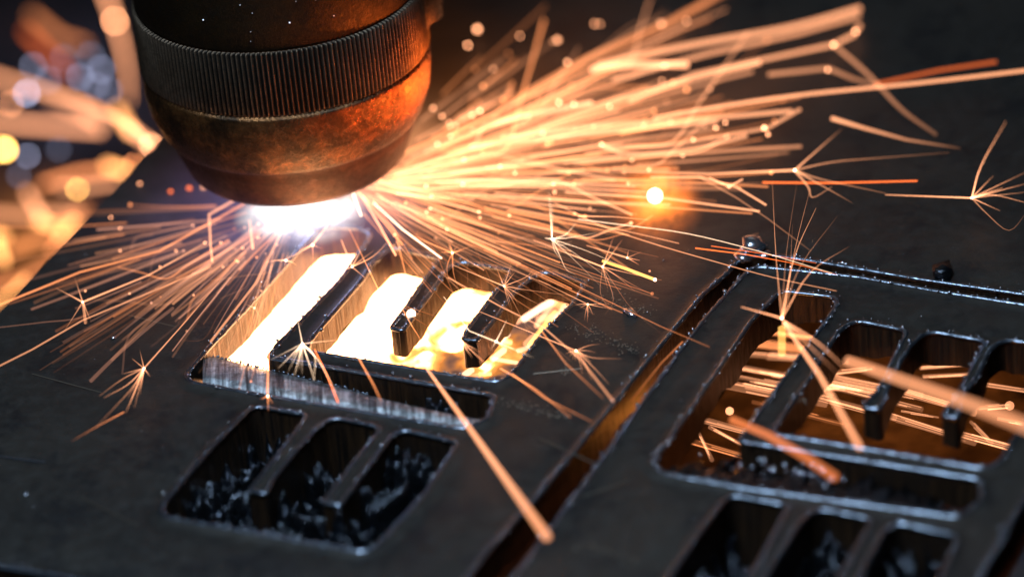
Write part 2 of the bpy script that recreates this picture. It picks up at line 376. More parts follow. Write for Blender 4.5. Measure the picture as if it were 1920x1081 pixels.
# crumpled slag filling the lower comb cut-outs
def in_plane(o2): return o2
def slag_fill(poly, label, seed):
    lo, hi = poly.min(0)-.02, poly.max(0)+.02; n = 220; V = []; F = []
    for j in range(n):
        for i in range(n):
            x = lo[0]+(hi[0]-lo[0])*i/(n-1); y = lo[1]+(hi[1]-lo[1])*j/(n-1)
            q = Vector((x*11, y*11, seed)); w = mn.noise(q*.6)
            rid = 1-abs(mn.noise(q+Vector((w*2, 0, 0)))); rid2 = 1-abs(mn.noise(q*2.7+Vector((0, w*3, 0))))
            q = q+Vector((mn.noise(q*1.3+Vector((9, 0, 0))), mn.noise(q*1.3+Vector((0, 9, 0))), 0))*.5
            V.append((x, y, -.135+.05*mn.noise(q*.7)+.085*(1-2.2*abs(mn.noise(q*1.6)))+.05*(.5-1.8*abs(mn.noise(q*3.7)))+.022*(.5-1.8*abs(mn.noise(q*8.5)))))
    for j in range(n-1):
        for i in range(n-1): a = j*n+i; F.append((a, a+1, a+n+1, a+n))
    o = mesh_obj('slag_bed', V, F, MS, None, True); tag(o, label, 'slag')
slag_fill(cuts['low_1'], 'crumpled black glassy slag seen inside the lower comb cut-out at bottom left', 1.0)
slag_fill(cuts['low_2'], 'crumpled black glassy slag seen inside the blurred lower comb cut-out at bottom right', 5.0)

# ragged dross rim along the near side of the right L-shaped slot
def dross(path, w, z, label, seed):
    V = []; F = []; n = 90; m = 8
    pts_ = [P(*q, 0) for q in path]
    for i in range(n):
        t = i/(n-1)*(len(pts_)-1); k_ = min(int(t), len(pts_)-2); q = pts_[k_].lerp(pts_[k_+1], t-k_); d = (pts_[k_+1]-pts_[k_]).normalized(); nn = Vector((-d.y, d.x, 0))
        hgt = w*(.7+.9*mn.noise(Vector((i*.33, seed, 0)))+.6*mn.noise(Vector((i*1.1, seed, 4))))*math.sin(math.pi*min(1, max(0, .04+i/(n-1)*.96)))**.4
        for j in range(m):
            f = j/(m-1); V.append(q+nn*(hgt*f+.004*mn.noise(Vector((i*.7, j*1.3, seed))))+Vector((0, 0, z-.028*f*f+.014*mn.noise(Vector((i*.5, j*.9, seed+3))))))
        for j in range(m-1):
            if i: a = i*m+j; F.append((a-m, a-m+1, a+1, a))
    o = mesh_obj('dross_rim', V, F, MS, plate, True); so = o.modifiers.new('thick', 'SOLIDIFY'); so.thickness = .008
    o['label'] = label
dross([(1250, 882), (1400, 912), (1640, 946), (1790, 964)], .12, -.012, 'ragged black dross hanging along the near side of the right L-shaped slot', 2)
cs, rs = [], []
for _ in range(26):
    t = random.random()**.8; q = P(1400+190*t+random.gauss(0, 16), 868+26*t+random.gauss(0, 9), -.01); cs.append(q[:]); rs.append(random.uniform(.0025, .006))
for _ in range(20):
    q = P(random.uniform(1290, 1620), random.uniform(850, 905), -.03); cs.append(q[:]); rs.append(random.uniform(.0015, .003))
tag(balls('dross_beads', cs, rs, MB_, plate, True), kind='stuff')

# silver offcut strip leaning in the left L-shaped slot
top = [(384, 664), (480, 688), (600, 716), (720, 748), (820, 775), (905, 795)]
bot = [(380, 715), (480, 731), (600, 752), (720, 773), (820, 788), (905, 800)]
def interp(pl, t):
    t *= len(pl)-1; k_ = min(int(t), len(pl)-2); f = t-k_
    return (pl[k_][0]*(1-f)+pl[k_+1][0]*f, pl[k_][1]*(1-f)+pl[k_+1][1]*f)
V = []; F = []; UVs = []; n = 120; m = 7
for i in range(n):
    t = i/(n-1); a = interp(top, t); c_ = interp(bot, t); A_ = P(a[0], a[1]+1.5*mn.noise(Vector((i*.9, 1, 1))), -.020); B_ = P(c_[0], c_[1], -.004)
    for j in range(m):
        f = j/(m-1); V.append(A_.lerp(B_, f)+Vector((0, 0, .010*math.sin(math.pi*f)+.0012*mn.noise(Vector((i*.8, j, 2)))))); UVs.append((t*.55, f*.05))
    V.append(B_+Vector((0, 0, -.03))); UVs.append((t*.55, .08)); V.append(A_+Vector((0, 0, -.03))); UVs.append((t*.55, -.03))
K = m+2
for i in range(1, n):
    for j in range(K): a = i*K+j; b_ = i*K+(j+1) % K; F.append((a-K, a, b_, b_-K))
F.append(tuple(range(K))); F.append(tuple(reversed(range((n-1)*K, n*K))))
strip = mesh_obj('offcut_strip', V, F, MT, None, True)
ul = strip.data.uv_layers.new(name='UVMap'); ul.data.foreach_set('uv', [x for lp in strip.data.loops for x in UVs[lp.vertex_index]])
tag(strip, 'silvery grey ribbed offcut strip lying along the near side of the glowing L-shaped slot', 'offcut')
cs, rs = [], []
for i in range(60):
    t = i/59*.55; a = interp(top, t); q = P(a[0]+random.uniform(-2, 2), a[1]-1+random.uniform(-2, 1), -.018); cs.append(q[:]); rs.append(random.choice((.0015, .0022, .0034)))
tag(balls('dross_beads', cs, rs, ML, strip, True), kind='stuff')

# ------------------------------------------------------------------ under the plate: table bed and molten spray
MF, nt, b = mat('rusty_table_bed'); g = geo(nt)
L(nt, mixc(nt, ramp(nt, noise_n(nt, g, 2.4, 4, .6), [(.35, 0), (.65, 1)]), (.004, .0015, .0006), (.035, .010, .003)), b.inputs['Base Color']); b.inputs['Roughness'].default_value = .7
bed = mesh_obj('table_bed', [(-8, -4, -1.3), (8, -4, -1.3), (8, 14, -1.3), (-8, 14, -1.3)], [(0, 1, 2, 3)], MF); tag(bed, kind='structure')
# molten metal spray below the cut being made
MM = bpy.data.materials.new('white_hot_melt'); MM.use_nodes = True; nt = MM.node_tree; nt.nodes.clear()
at = nt.nodes.new('ShaderNodeAttribute'); at.attribute_name = 'cool'
g = geo(nt); nz = noise_n(nt, g, 15, 3, .5); nz2 = noise_n(nt, g, 6, 2, .5)
v = math_n(nt, 'SUBTRACT', math_n(nt, 'ADD', math_n(nt, 'MULTIPLY', nz, 1.5), math_n(nt, 'MULTIPLY', nz2, .9)), at.outputs['Fac'])
st = ramp(nt, v, [(.0, .012), (.25, .05), (.48, .16), (.62, 1.0)])
colr = ramp(nt, v, [(.0, (.5, .28, .25)), (.25, (1, .33, .07)), (.5, (1, .32, .07)), (.7, (1, .45, .19))])
em = nt.nodes.new('ShaderNodeEmission'); L(nt, colr, em.inputs[0]); L(nt, math_n(nt, 'MULTIPLY', st, 14.0), em.inputs[1])
out = nt.nodes.new('ShaderNodeOutputMaterial'); L(nt, em.outputs[0], out.inputs[0])
def plane_coords(q):        # logo axes for the melt: A along the bars, B along the fingers
    return q
melt_px = [(330, 790), (560, 400), (760, 400), (1200, 470), (1180, 640), (985, 800), (700, 760), (470, 720), (380, 740)]
mp_ = np.array([tuple(P(x, y, -.15).xy) for x, y in melt_px]); V = []; F = []; cool = []; n = 90
lo, hi = mp_.min(0), mp_.max(0); idx = {}
axA = np.array((P(1100, 560, -.15)-P(700, 490, -.15)).xy); axA /= np.linalg.norm(axA); o0 = np.array(P(640, 560, -.15).xy)
gp = np.array([(lo[0]+(hi[0]-lo[0])*i/(n-1), lo[1]+(hi[1]-lo[1])*j/(n-1)) for j in range(n) for i in range(n)]); ins = inside(gp, mp_)
for q_, (x, y) in enumerate(gp):
    V.append((x, y, -.15+.018*mn.noise(Vector((x*14, y*14, 0)))+.01*mn.noise(Vector((x*40, y*40, 0)))))
    a = (np.array((x, y))-o0)@axA; cool.append(np.clip((a-.09)*4.2, -.6, .98))
for j in range(n-1):
    for i in range(n-1):
        a = j*n+i
        if ins[a] and ins[a+1] and ins[a+n] and ins[a+n+1]: F.append((a, a+1, a+n+1, a+n))
melt = mesh_obj('molten_metal', V, F, MM, None, True); fattr(melt, 'cool', cool)
md = melt.modifiers.new('thick', 'SOLIDIFY'); md.thickness = .03; md.offset = -1
tag(melt, 'white hot molten metal blazing below the left cut-outs, orange towards its right side', 'molten metal')

# ------------------------------------------------------------------ the torch nozzle
def brass(name, c1, c2, c3, rough, streak=True, sc_=1.0):
    m, nt, b = mat(name); tc = nt.nodes.new('ShaderNodeTexCoord').outputs['Object']; gr = nt.nodes.new('ShaderNodeAttribute'); gr.attribute_name = 'groove'
    a1 = noise_n(nt, tc, 11*sc_, 9, .75); a2 = noise_n(nt, tc, 75*sc_, 7, .8); a3 = noise_n(nt, tc, 230*sc_, 3, .7)
    c = mixc(nt, ramp(nt, a1, [(.42, 0), (.56, 1)]), c1, c2); c = mixc(nt, ramp(nt, a2, [(.42, 0), (.66, .85)]), c, c3)
    c = mixc(nt, ramp(nt, a3, [(.62, 0), (.72, .7)]), c, (.006, .005, .004))
    c = mixc(nt, gr.outputs['Fac'], c, (.004, .0035, .003)); L(nt, c, b.inputs['Base Color']); b.inputs['Metallic'].default_value = .85  # groove mask paints grime and groove shade into the base colour
    L(nt, math_n(nt, 'ADD', math_n(nt, 'MULTIPLY', a2, .5), rough), b.inputs['Roughness'])
    bump(nt, b, math_n(nt, 'ADD', a2, math_n(nt, 'MULTIPLY', a3, .6)), .5, .004); return m
MN1 = brass('sooted_brass', (.016, .009, .0035), (.025, .014, .005), (.008, .005, .003), .25)
MN2 = brass('worn_brass', (.20, .085, .028), (.055, .030, .014), (.010, .007, .005), .03)
MN3 = brass('heat_stained_copper', (.085, .035, .020), (.040, .018, .013), (.012, .007, .006), .16)
MN4 = brass('knurled_steel', (.13, .095, .065), (.09, .062, .04), (.03, .022, .015), .2)
AX = P(572, 392, 0)         # where the torch axis meets the plate
NZ0 = .095                  # gap under the tip
RN = .253
noz = empty('cutting_torch_nozzle', (AX.x, AX.y, NZ0)); tag(noz, 'sooty brass cutting torch nozzle with knurled band hanging over the glowing cut', 'torch nozzle')
def lathe(name, prof, m, seg=128, knurl=None, parent=noz, jag=0):
    V = []; F = []; gv = []
    for (r, z) in prof:
        for k_ in range(seg):
            a = 2*math.pi*k_/seg; rr = r
            if knurl and r > .05:
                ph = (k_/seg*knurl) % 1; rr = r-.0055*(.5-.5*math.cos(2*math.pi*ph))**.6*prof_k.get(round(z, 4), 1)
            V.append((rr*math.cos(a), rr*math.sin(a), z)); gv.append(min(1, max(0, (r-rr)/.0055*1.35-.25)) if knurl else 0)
    for i in range(len(prof)-1):
        for k_ in range(seg): k2 = (k_+1) % seg; F.append((i*seg+k_, i*seg+k2, (i+1)*seg+k2, (i+1)*seg+k_))
    o = mesh_obj(name, V, F, m, parent, True); fattr(o, 'groove', gv); return o
prof_k = {}
# heights from the tip upward
Z1, Z2, Z3 = .092, .216, .337
lathe('tip', [(.018, .03), (.018, .0), (.10, -.002), (.160, .002), (.182, .010), (.194, .022), (RN*.855, Z1-.012), (RN*.865, Z1-.001), (RN*.87, Z1)], MN3)
lathe('lower_ring', [(RN*.87, Z1+.0005), (RN*.89, Z1+.004), (RN*.91, Z1+.012), (RN*.968, Z1+.05), (RN*.990, Z2-.035), (RN*.99, Z2-.008), (RN*.985, Z2-.002), (RN*.965, Z2)], MN2)
prof_k = {round(Z2+.0005, 4): 0.3, round(Z3-.0005, 4): .3}
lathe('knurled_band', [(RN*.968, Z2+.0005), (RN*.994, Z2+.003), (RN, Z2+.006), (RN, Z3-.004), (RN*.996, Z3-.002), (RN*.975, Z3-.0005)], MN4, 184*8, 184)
lathe('upper_body', [(RN*.965, Z3), (RN*.975, Z3+.006), (RN*.985, Z3+.05), (RN*1.0, .9), (RN*1.0, 1.3), (.01, 1.3)], MN1)
cs = []
for (x, y) in ((381, 38), (543, 43), (626, 30), (473, 25), (470, 60), (450, 10), (592, 0), (470, 78), (555, 3)):
    d = ray(x, y); o_ = CAM-Vector((AX.x, AX.y, 0)); A_ = d.x**2+d.y**2; B_ = 2*(o_.x*d.x+o_.y*d.y); Cc = o_.x**2+o_.y**2-(RN*.995)**2
    t = (-B_-math.sqrt(max(0, B_*B_-4*A_*Cc)))/(2*A_); cs.append(tuple(CAM+d*t-Vector((AX.x, AX.y, NZ0))))
MD, nt, b = mat('bright_metal_dust'); b.inputs['Base Color'].default_value = (.9, .93, 1, 1); b.inputs['Metallic'].default_value = .2; b.inputs['Roughness'].default_value = .3
tag(balls('metal_dust', cs, [.0016, .0018, .0010, .0007, .0007, .0009, .0008, .0006, .0007], MD, noz), kind='stuff')
# scalloped hand knob seen behind the right of the nozzle
kn = []; V = []; F = []; seg = 96
kc = AX+Vector((.150, .05, 0))
for iz, (z, r) in enumerate(((.36, .10), (.37, .125), (.43, .128), (.50, .125), (.56, .129), (.64, .125), (.90, .125), (.91, .10))):
    for k_ in range(seg):
        a = 2*math.pi*k_/seg; rr = r*(1+.07*abs(math.sin(6*a+z*9))); V.append((rr*math.cos(a), rr*math.sin(a), z-.36))
for i in range(7):
    for k_ in range(seg): k2 = (k_+1) % seg; F.append((i*seg+k_, i*seg+k2, (i+1)*seg+k2, (i+1)*seg+k_))
F += [tuple(range(seg)), tuple(range(7*seg, 8*seg))]
knob = mesh_obj('side_clamp', V, F, MN2, noz, True); knob.location = (kc.x-AX.x, kc.y-AX.y, .24)

# ------------------------------------------------------------------ sparks
ORG = (1.0, .31, .105); PCH = (1.0, .395, .185); RED = (1.0, .17, .03); WHT = (1.0, .66, .42); BLU = (.58, .62, .92); VIO = (.85, .36, .22); YEL = (1.0, .52, .12)
GK = {}
def tube(name, path, rad, fade, parent=None, sides=6):
    """path: list of world Vectors; rad, fade: lists"""
    n = len(path); V = []; F = []; fv = []
    for i, p in enumerate(path):
        d = (path[min(i+1, n-1)]-path[max(i-1, 0)]).normalized(); u = d.orthogonal().normalized()
        u = (Vector((0, 0, 1))-d*d.z); u = u.normalized() if u.length > 1e-3 else d.orthogonal().normalized(); w_ = d.cross(u)
        for k_ in range(sides):
            a = 2*math.pi*k_/sides; V.append(p+(u*math.cos(a)+w_*math.sin(a))*rad[i]); fv.append(fade[i])
    for i in range(n-1):
        for k_ in range(sides): k2 = (k_+1) % sides; F.append((i*sides+k_, i*sides+k2, (i+1)*sides+k2, (i+1)*sides+k_))
    F.append(tuple(reversed(range(sides)))); F.append(tuple(range((n-1)*sides, n*sides)))
    o = mesh_obj(name, V, F, MK, parent, True); fattr(o, 'fade', fv); return o
def spark_path(pts, z):
    """pixel points -> world; z is one height or (start, end)"""
    z0, z1 = z if isinstance(z, tuple) else (z, z)
    wp = []; cum = [0]
    for i in range(1, len(pts)): cum.append(cum[-1]+math.dist(pts[i-1][:2], pts[i][:2]))
    for p, c_ in zip(pts, cum):
        zz_ = p[2] if len(p) > 2 else z0+(z1-z0)*c_/max(cum[-1], 1e-6); wp.append(P(p[0], p[1], zz_))
    return wp
def resample(wp, curve, k=4):
    if len(wp) == 2 and not curve:
        k = 7; return [wp[0].lerp(wp[1], i/k) for i in range(k+1)]
    if not curve:
        o = []
        for a, b_ in zip(wp[:-1], wp[1:]): o += [a.lerp(b_, i/k) for i in range(k)]
        return o+[wp[-1]]
    o = []; q = [wp[0]*2-wp[1]]+wp+[wp[-1]*2-wp[-2]]
    for i in range(1, len(q)-2):
        a, b_, c_, d = q[i-1:i+3]
        for j in range(k):
            t = j/k; o.append(.5*((2*b_)+(c_-a)*t+(2*a-5*b_+4*c_-d)*t*t+(-a+3*b_-3*c_+d)*t**3))
    return o+[wp[-1]]
def streak(pts, z=.05, w=2.0, b=.8, col=ORG, fade=(1, 1), taper=(1, 1), name='spark_streak', parent=None, curve=False):
    """w: width in photo pixels of the glowing filament itself; b: brightness it should reach once blurred"""
    path = resample(spark_path(pts, z), curve); n = len(path)
    mid = path[n//2]; c_ = blurpx(mid); gain = (w+c_)/w/2
    rad = [w/2/pxs(p)*(taper[0]+(taper[1]-taper[0])*i/(n-1)) for i, p in enumerate(path)]
    fd = [fade[0]+(fade[1]-fade[0])*i/(n-1) for i in range(n)]
    o = tube(name, path, rad, fd, parent); o.color = (col[0]*b*gain, col[1]*b*gain, col[2]*b*gain, 1); return o
def bead(px, py, z, r, b, col, name='spark_bead', parent=None, disc=True):
    c_ = P(px, py, z); bl = blurpx(c_); wpx = 2*r
    o = balls(name, [(0, 0, 0)], [r/pxs(c_)], MK if disc else MH, parent, hi=True); o.location = c_
    g_ = ((wpx+bl)/wpx)**2/2 if disc else 1
    if disc: fattr(o, 'fade', [1]*len(o.data.vertices))
    o.color = (col[0]*b*g_, col[1]*b*g_, col[2]*b*g_, 1); return o
def burst(cx, cy, z, trail, arms, label, col=PCH, w=1.6, b=1.3, tz=None, core=2.0):
    o = empty('spark_burst', P(cx, cy, z)); tag(o, label, 'spark burst', 'sparks bursting into stars')
    inv = Matrix.Translation(-o.location); made = []
    if trail: made.append(streak(trail+[(cx, cy, z)], tz if tz is not None else z, w*1.3, b, col, (.5, 1), (.6, 1), 'trail'))
    for a in arms:
        pts_ = [(cx, cy, z)]+[(q[0], q[1], z+(q[2] if len(q) > 2 else 0)) for q in (a if isinstance(a, list) else [a])]
        made.append(streak(pts_, z, w*random.uniform(.7, 1.2), b*random.uniform(.4, 1.05), col, (1, random.uniform(.05, .4)), (1, .3), 'branch', curve=len(pts_) > 2))
    if core: made.append(bead(cx, cy, z, core, 1.5, WHT, 'core'))
    bpy.context.view_layer.update()
    for m_ in made:
        m_.parent = o; m_.matrix_parent_inverse = inv
    return o
def star(cx, cy, n, r0, r1, a0=0, a1=360):
    out_ = []
    for i in range(n):
        a = math.radians(a0+(a1-a0)*(i+random.uniform(-.6, .9))/n); r = r0+(r1-r0)*random.random()**1.6
        mx, my = cx+.55*r*math.cos(a), cy-.55*r*math.sin(a); out_.append([(mx, my), (cx+r*math.cos(a)+random.uniform(-.06, .06)*r, cy-r*math.sin(a)+.10*r)])
    return out_
SG = 'loose spark streaks'
def S(label, *a, **k): o = streak(*a, **k); return tag(o, label, 'spark', SG)
# ---- named sparks, right side
S('short thick pale yellow streak floating alone above the right fan', [(1108, 131), (1150, 124), (1210, 121), (1290, 122)], .06, 13, .95, PCH, curve=True)
S('longest pale orange streak, crossing the dark plate to the right edge', [(1225, 222), (1380, 195), (1520, 176), (1720, 156), (1960, 128)], (.06, .10), 7, .6, PCH, (1, .8), curve=True)
S('wide blurred streak ending in a round tip near the top right', [(1120, 122), (1300, 84), (1480, 52), (1612, 16)], (.05, .02), 12, .5, PCH, curve=True)
S('wide blurred streak just under the rounded one at top right', [(1150, 150), (1330, 100), (1500, 62), (1610, 30)], (.05, .02), 10, .35, PCH)
S('blurred streak climbing from the fan to the top edge', [(960, 190), (1100, 110), (1250, 45), (1370, -20)], (.05, .0), 12, .35, ORG)
S('blurred streak leading to the broken spark at top right', [(1180, 190), (1300, 140), (1430, 112), (1562, 84)], (.05, .02), 8, .42, PCH)
S('dim tan streak falling from the broken spark at top right', [(1563, 84), (1628, 140), (1690, 205), (1755, 252)], (.02, .02), 7, .28, PCH, (1, .2), curve=True)
S('short tan streak rising from the broken spark at top right', [(1563, 84), (1600, 66), (1612, 48)], .02, 8, .4, PCH)
S('blurred streak bending down at a bright knot, upper right', [(1440, 140), (1552, 128), (1600, 148), (1650, 160)], .03, 8, .3, PCH, (1, .3))
S('dim red streak above the long pale one at right', [(1640, 158), (1760, 132), (1868, 116)], .05, 7, .22, RED)
S('bright headed streak fading right, below the long pale one', [(1560, 222), (1620, 240), (1700, 262), (1800, 278)], .04, 6, .55, PCH, (1.2, .05), (1.3, .7))
S('broad blurred streak ending bright at (short) knot beside the dark, upper fan', [(1040, 210), (1250, 150), (1430, 112)], (.1, .2), 7, .7, PCH) if False else None
S('broad pale streak in the upper fan with a rounded bright right end', [(1010, 240), (1180, 180), (1330, 140), (1425, 117)], (.05, .05), 10, .6, PCH, (.5, 1))
S('pale streak ending between the fan and the dark, middle of the upper fan', [(940, 258), (1120, 236), (1330, 222), (1485, 208)], (.05, .04), 8, .5, PCH)
S('straight pale streak through the middle of the right fan', [(880, 275), (1060, 255), (1250, 236), (1345, 228)], (.05, .04), 8, .5, PCH)
S('bright streak just left of the lone yellow one', [(905, 235), (1000, 214), (1110, 192)], (.05, .05), 8, .8, PCH, (.4, 1.2))
S('flat pale streak ending by two bright knots in the fan', [(1130, 276), (1260, 272), (1440, 240), (1500, 205)], .05, 7, .4, PCH)
S('wavy pale streak below the middle of the fan', [(1125, 270), (1180, 288), (1300, 278), (1400, 255)], .04, 7, .5, PCH, curve=True)
S('thin orange red streak low over the dark plate at right', [(1430, 342), (1560, 343), (1720, 339)], .05, 3.2, .75, RED, (1, .8))
S('flat orange streak over the white hot bead', [(1090, 335), (1310, 342), (1440, 350)], .05, 5, .3, ORG)
S('pale straight streak right of the white hot bead', [(1060, 360), (1250, 372), (1424, 396)], .04, 4, .62, PCH)
S('forked pale streak above the white hot bead, left prong', [(1220, 332), (1312, 332), (1380, 350), (1436, 384)], .06, 4, .55, PCH)
S('forked pale streak above the white hot bead, right prong', [(1312, 332), (1380, 370), (1440, 410), (1520, 470)], .06, 3, .3, PCH, (1, .1))
S('small hooked streak by the forked pale one', [(1330, 333), (1367, 350), (1392, 336)], .07, 3, .6, PCH)
S('slim white to orange streak slanting down towards the long cut', [(1084, 411), (1180, 423), (1290, 438), (1420, 470), (1560, 512)], .06, 2.0, 1.1, WHT, (1.2, .3), (.6, 1), curve=True)
S('slim pale streak ending over the slag drop at the long cut', [(1084, 405), (1150, 406), (1215, 412)], .07, 1.8, .7, PCH, (1.2, .2))
S('bright orange streak passing over the corner of the long cut', [(1304, 465), (1400, 477), (1480, 492), (1570, 515)], .05, 2.4, 1.1, RED, (1.5, .5), (1.2, .6))
S('thin red streak just above the bright one at the corner of the long cut', [(1334, 461), (1430, 475), (1530, 493)], .05, 1.8, .8, RED, (1.3, .5))
S('thick glowing streak with a round hot end between cut-out and long cut', [(1130, 489), (1175, 504), (1228, 524)], .05, 6, 1.5, YEL, (1, 1.3))
S('long pale line from the fan crossing the start of the long cut', [(1040, 380), (1120, 420), (1220, 455), (1340, 490), (1450, 520), (1568, 545)], .06, 2.6, .95, PCH, (.6, .7), (1.4, .5), curve=True)
S('widest foreground streak crossing the right comb to the right edge', [(1590, 676), (1700, 715), (1820, 757), (1960, 812)], (.10, .20), 26, .55, PCH, (.9, .9), (.8, 1.15))
S('wide red orange foreground streak over the bar of the right logo', [(1372, 786), (1440, 815), (1510, 856), (1566, 894)], (.04, .05), 17, .42, (1.0, .26, .08), (1, .8), (.9, 1.1))
S('straight pale foreground streak widening towards the bottom centre', [(800, 690), (868, 785), (950, 900), (1026, 1006)], (.01, .06), 15, .75, PCH, (1.1, .85), (.35, 1.15))
S('thin pale streak crossing the plate to the long cut, middle', [(840, 520), (940, 575), (1020, 614), (1090, 675), (1150, 752)], .04, 3.4, .75, PCH, (.7, .6), (.8, 1.1))
S('dim tan streak parallel to the one reaching the long cut', [(1008, 610), (1060, 680), (1130, 745)], .04, 3, .35, ORG, (1, .2))
S('thin orange line from the plate over the long cut', [(940, 460), (1090, 540), (1240, 612), (1330, 650)], .03, 1.5, .75, ORG, (.8, .3))
S('dim orange line running over the scuffed plate', [(960, 700), (1020, 745), (1110, 790)], .02, 2.2, .35, ORG, (1, .2))
S('faint orange line leaving the lower right of the glowing cut-out', [(938, 690), (1000, 726), (1070, 782)], .02, 2.4, .5, ORG, (1, .2))
S('white blue line ending sharply above the left finger', [(700, 380), (755, 430), (828, 484)], .04, 3.0, 1.5, WHT, (.8, 1.4), (.8, .6))
S('orange line crossing the right end of the left bar', [(680, 370), (710, 420), (742, 478)], .05, 4, .9, PCH)
S('short white drop under the right of the nozzle', [(662, 362), (670, 385), (677, 404)], .06, 4, 1.1, WHT)
S('pale line over the long cut lower down', [(1184, 750), (1240, 680), (1280, 640)], .02, 1.6, .3, ORG, (.2, .8)) 
# ---- bursts
burst(1490, 319, .06, [(1165, 321), (1330, 326)], [[(1560, 304), (1650, 296), (1780, 286)], [(1545, 350), (1598, 380)], [(1540, 275), (1578, 242)], [(1540, 336), (1660, 362)], [(1515, 350), (1524, 370), (1560, 350)]],
      'pale forked burst on the dark plate to the right of the white hot bead', PCH, 4.0, .75)
burst(1822, 371, .05, [(1660, 365)], [[(1840, 310), (1886, 228)], (1925, 322), (1925, 344), [(1860, 365), (1925, 380)], [(1850, 400), (1892, 432), (1925, 398)], (1862, 330), (1880, 352), (1875, 395), (1925, 360)],
      'star burst at the right edge over the dark plate', PCH, 2.0, 1.1)
burst(1466, 596, .10, [(1390, 575)], [[(1455, 480), (1448, 340)], [(1475, 470), (1497, 325)], [(1490, 480), (1530, 390)], [(1500, 500), (1570, 405)], [(1520, 510), (1592, 462)], [(1490, 470), (1520, 350)], [(1480, 520), (1486, 420)]],
      'tall burst of rays rising over the right logo from a bluish trail', PCH, 2.0, .85)
burst(1470, 603, .12, None, [[(1530, 640), (1585, 690)], [(1520, 650), (1572, 702)]], 'pair of slim rays falling right from the tall burst', PCH, 4, .9, core=0)
S('long pale ray falling from the tall burst across the right comb', [(1470, 606), (1535, 700), (1580, 780), (1612, 838)], (.10, .12), 9, .8, PCH, (1, .7), (.6, 1.1))
S('soft yellow flare directly below the tall burst', [(1466, 616), (1466, 662)], .02, 16, .8, YEL, (1, .8))
burst(1035, 448, .05, [(1022, 446)], [(1036, 375), (1030, 360), [(1060, 440), (1080, 418)], [(1070, 445), (1120, 436)], [(1050, 480), (1062, 505), (1080, 515)], [(1080, 490), (1130, 540)], [(1100, 470), (1170, 500)], [(1040, 470), (1052, 486)], [(1050, 460), (1072, 452)], [(1085, 480), (1150, 530)]],
      'fine white star burst above the right end of the glowing cut-out', WHT, 1.2, 1.2)
burst(1130, 500, .03, [(1000, 450)], [[(1126, 550), (1148, 585)], [(1180, 530), (1222, 552)], [(1150, 560), (1134, 590)], (1150, 445), (1142, 480), (1166, 450), [(1160, 520), (1190, 545)], [(1180, 512), (1240, 525)], (1139, 540), [(1150, 530), (1186, 580), (1240, 625)]],
      'star burst beside the thick glowing streak near the long cut', PCH, 1.4, 1.2)
burst(1176, 483, .05, [(1100, 460)], [(1202, 472), (1198, 496), (1200, 488), (1178, 470)], 'small forked tip above the thick glowing streak', PCH, 2.6, 1.0)
burst(848, 474, .05, [(770, 440)], [[(838, 500), (842, 530)], [(850, 510), (858, 536)], [(870, 466), (885, 462)], (838, 450)] + star(848, 474, 5, 18, 40), 'star burst over the top of the third slot of the glowing comb', ORG, 2.0, .9)
burst(945, 536, .04, [(850, 497)], [[(965, 570), (1000, 640)], [(1000, 545), (1120, 560)], (965, 510), (930, 500), [(990, 560), (1010, 570)], [(985, 520), (1000, 505)], (960, 490)] + star(945, 536, 5, 25, 60, 270, 360), 'star burst over the upper right of the glowing comb', PCH, 1.7, 1.1)
burst(1102, 570, .03, [(1010, 525)], star(1102, 570, 8, 12, 34, 160, 360) + [(1145, 570), (1150, 580)], 'round star burst right of the glowing comb', PCH, 1.3, 1.1)
burst(1080, 657, .02, [(870, 572)], star(1080, 657, 9, 16, 60, 180, 400) + [[(1110, 670), (1165, 672)], [(1110, 685), (1142, 720)]], 'spiky star burst on the plate between glowing comb and long cut', PCH, 1.5, .9)
burst(567, 644, .06, [(559, 604)], [(500, 678), (522, 690), (538, 700), (552, 704), (566, 700), (590, 712), [(600, 680), (636, 748)], [(590, 668), (588, 712)], (640, 636), (560, 690), (545, 676), (548, 668)], 'star burst over the left bar with rays fanning down', WHT, 1.5, 1.2)
burst(660, 500, .05, [(640, 450)], [(700, 470), [(700, 480), (730, 450)], (625, 515), (684, 520), (676, 470)], 'bright burst over the arm of the glowing cut-out', PCH, 2.4, 1.1)
burst(586, 459, .05, [(616, 420)], [(536, 487), (587, 485), (604, 466), (560, 470)], 'burst in front of the arc at the top of the glowing slot', PCH, 2.2, 1.0)
burst(536, 488, .05, None, star(536, 488, 7, 14, 42), 'small star left of the top of the glowing slot', PCH, 1.3, 1.0)
burst(477, 577, .05, None, [(456, 568), (466, 630), (492, 600), (486, 560)], 'small star over the left edge of the glowing slot', PCH, 1.2, 1.0, core=2.4)
burst(270, 690, .04, [(430, 505), (350, 600)], [[(245, 730), (180, 800)], [(240, 720), (195, 745)], [(250, 740), (235, 775)], [(262, 655)], [(248, 672)], [(230, 710), (186, 742)], (282, 706), (262, 740), (240, 745), (252, 764), (232, 700)], 'star burst on the dark plate left of the left logo', PCH, 2.0, 1.0)
burst(232, 772, .03, None, [[(180, 800), (135, 826)]], 'thin red tail ending low on the left plate', ORG, 2.2, .5, core=0)
burst(155, 566, .05, [(390, 452), (280, 515)], [[(140, 590), (122, 618)], [(160, 590), (165, 606)], (106, 540), (130, 552), (140, 520), (170, 600)], 'pale forked burst at left over the dark plate', PCH, 3.2, .8)
burst(1468, 760, .02, None, star(1468, 760, 0, 1, 2), 'x', ORG) if False else None
burst(772, 610, .02, [(722, 520)], [[(790, 640), (812, 690)], (760, 590)], 'short rays over the left finger of the glowing comb', ORG, 1.4, .9, core=0)
burst(866, 640, .05, None, [(920, 690), (885, 670), (878, 662), (900, 660), (872, 680)], 'fine star at the tip of the right finger', PCH, 1.1, 1.2, core=1.5)
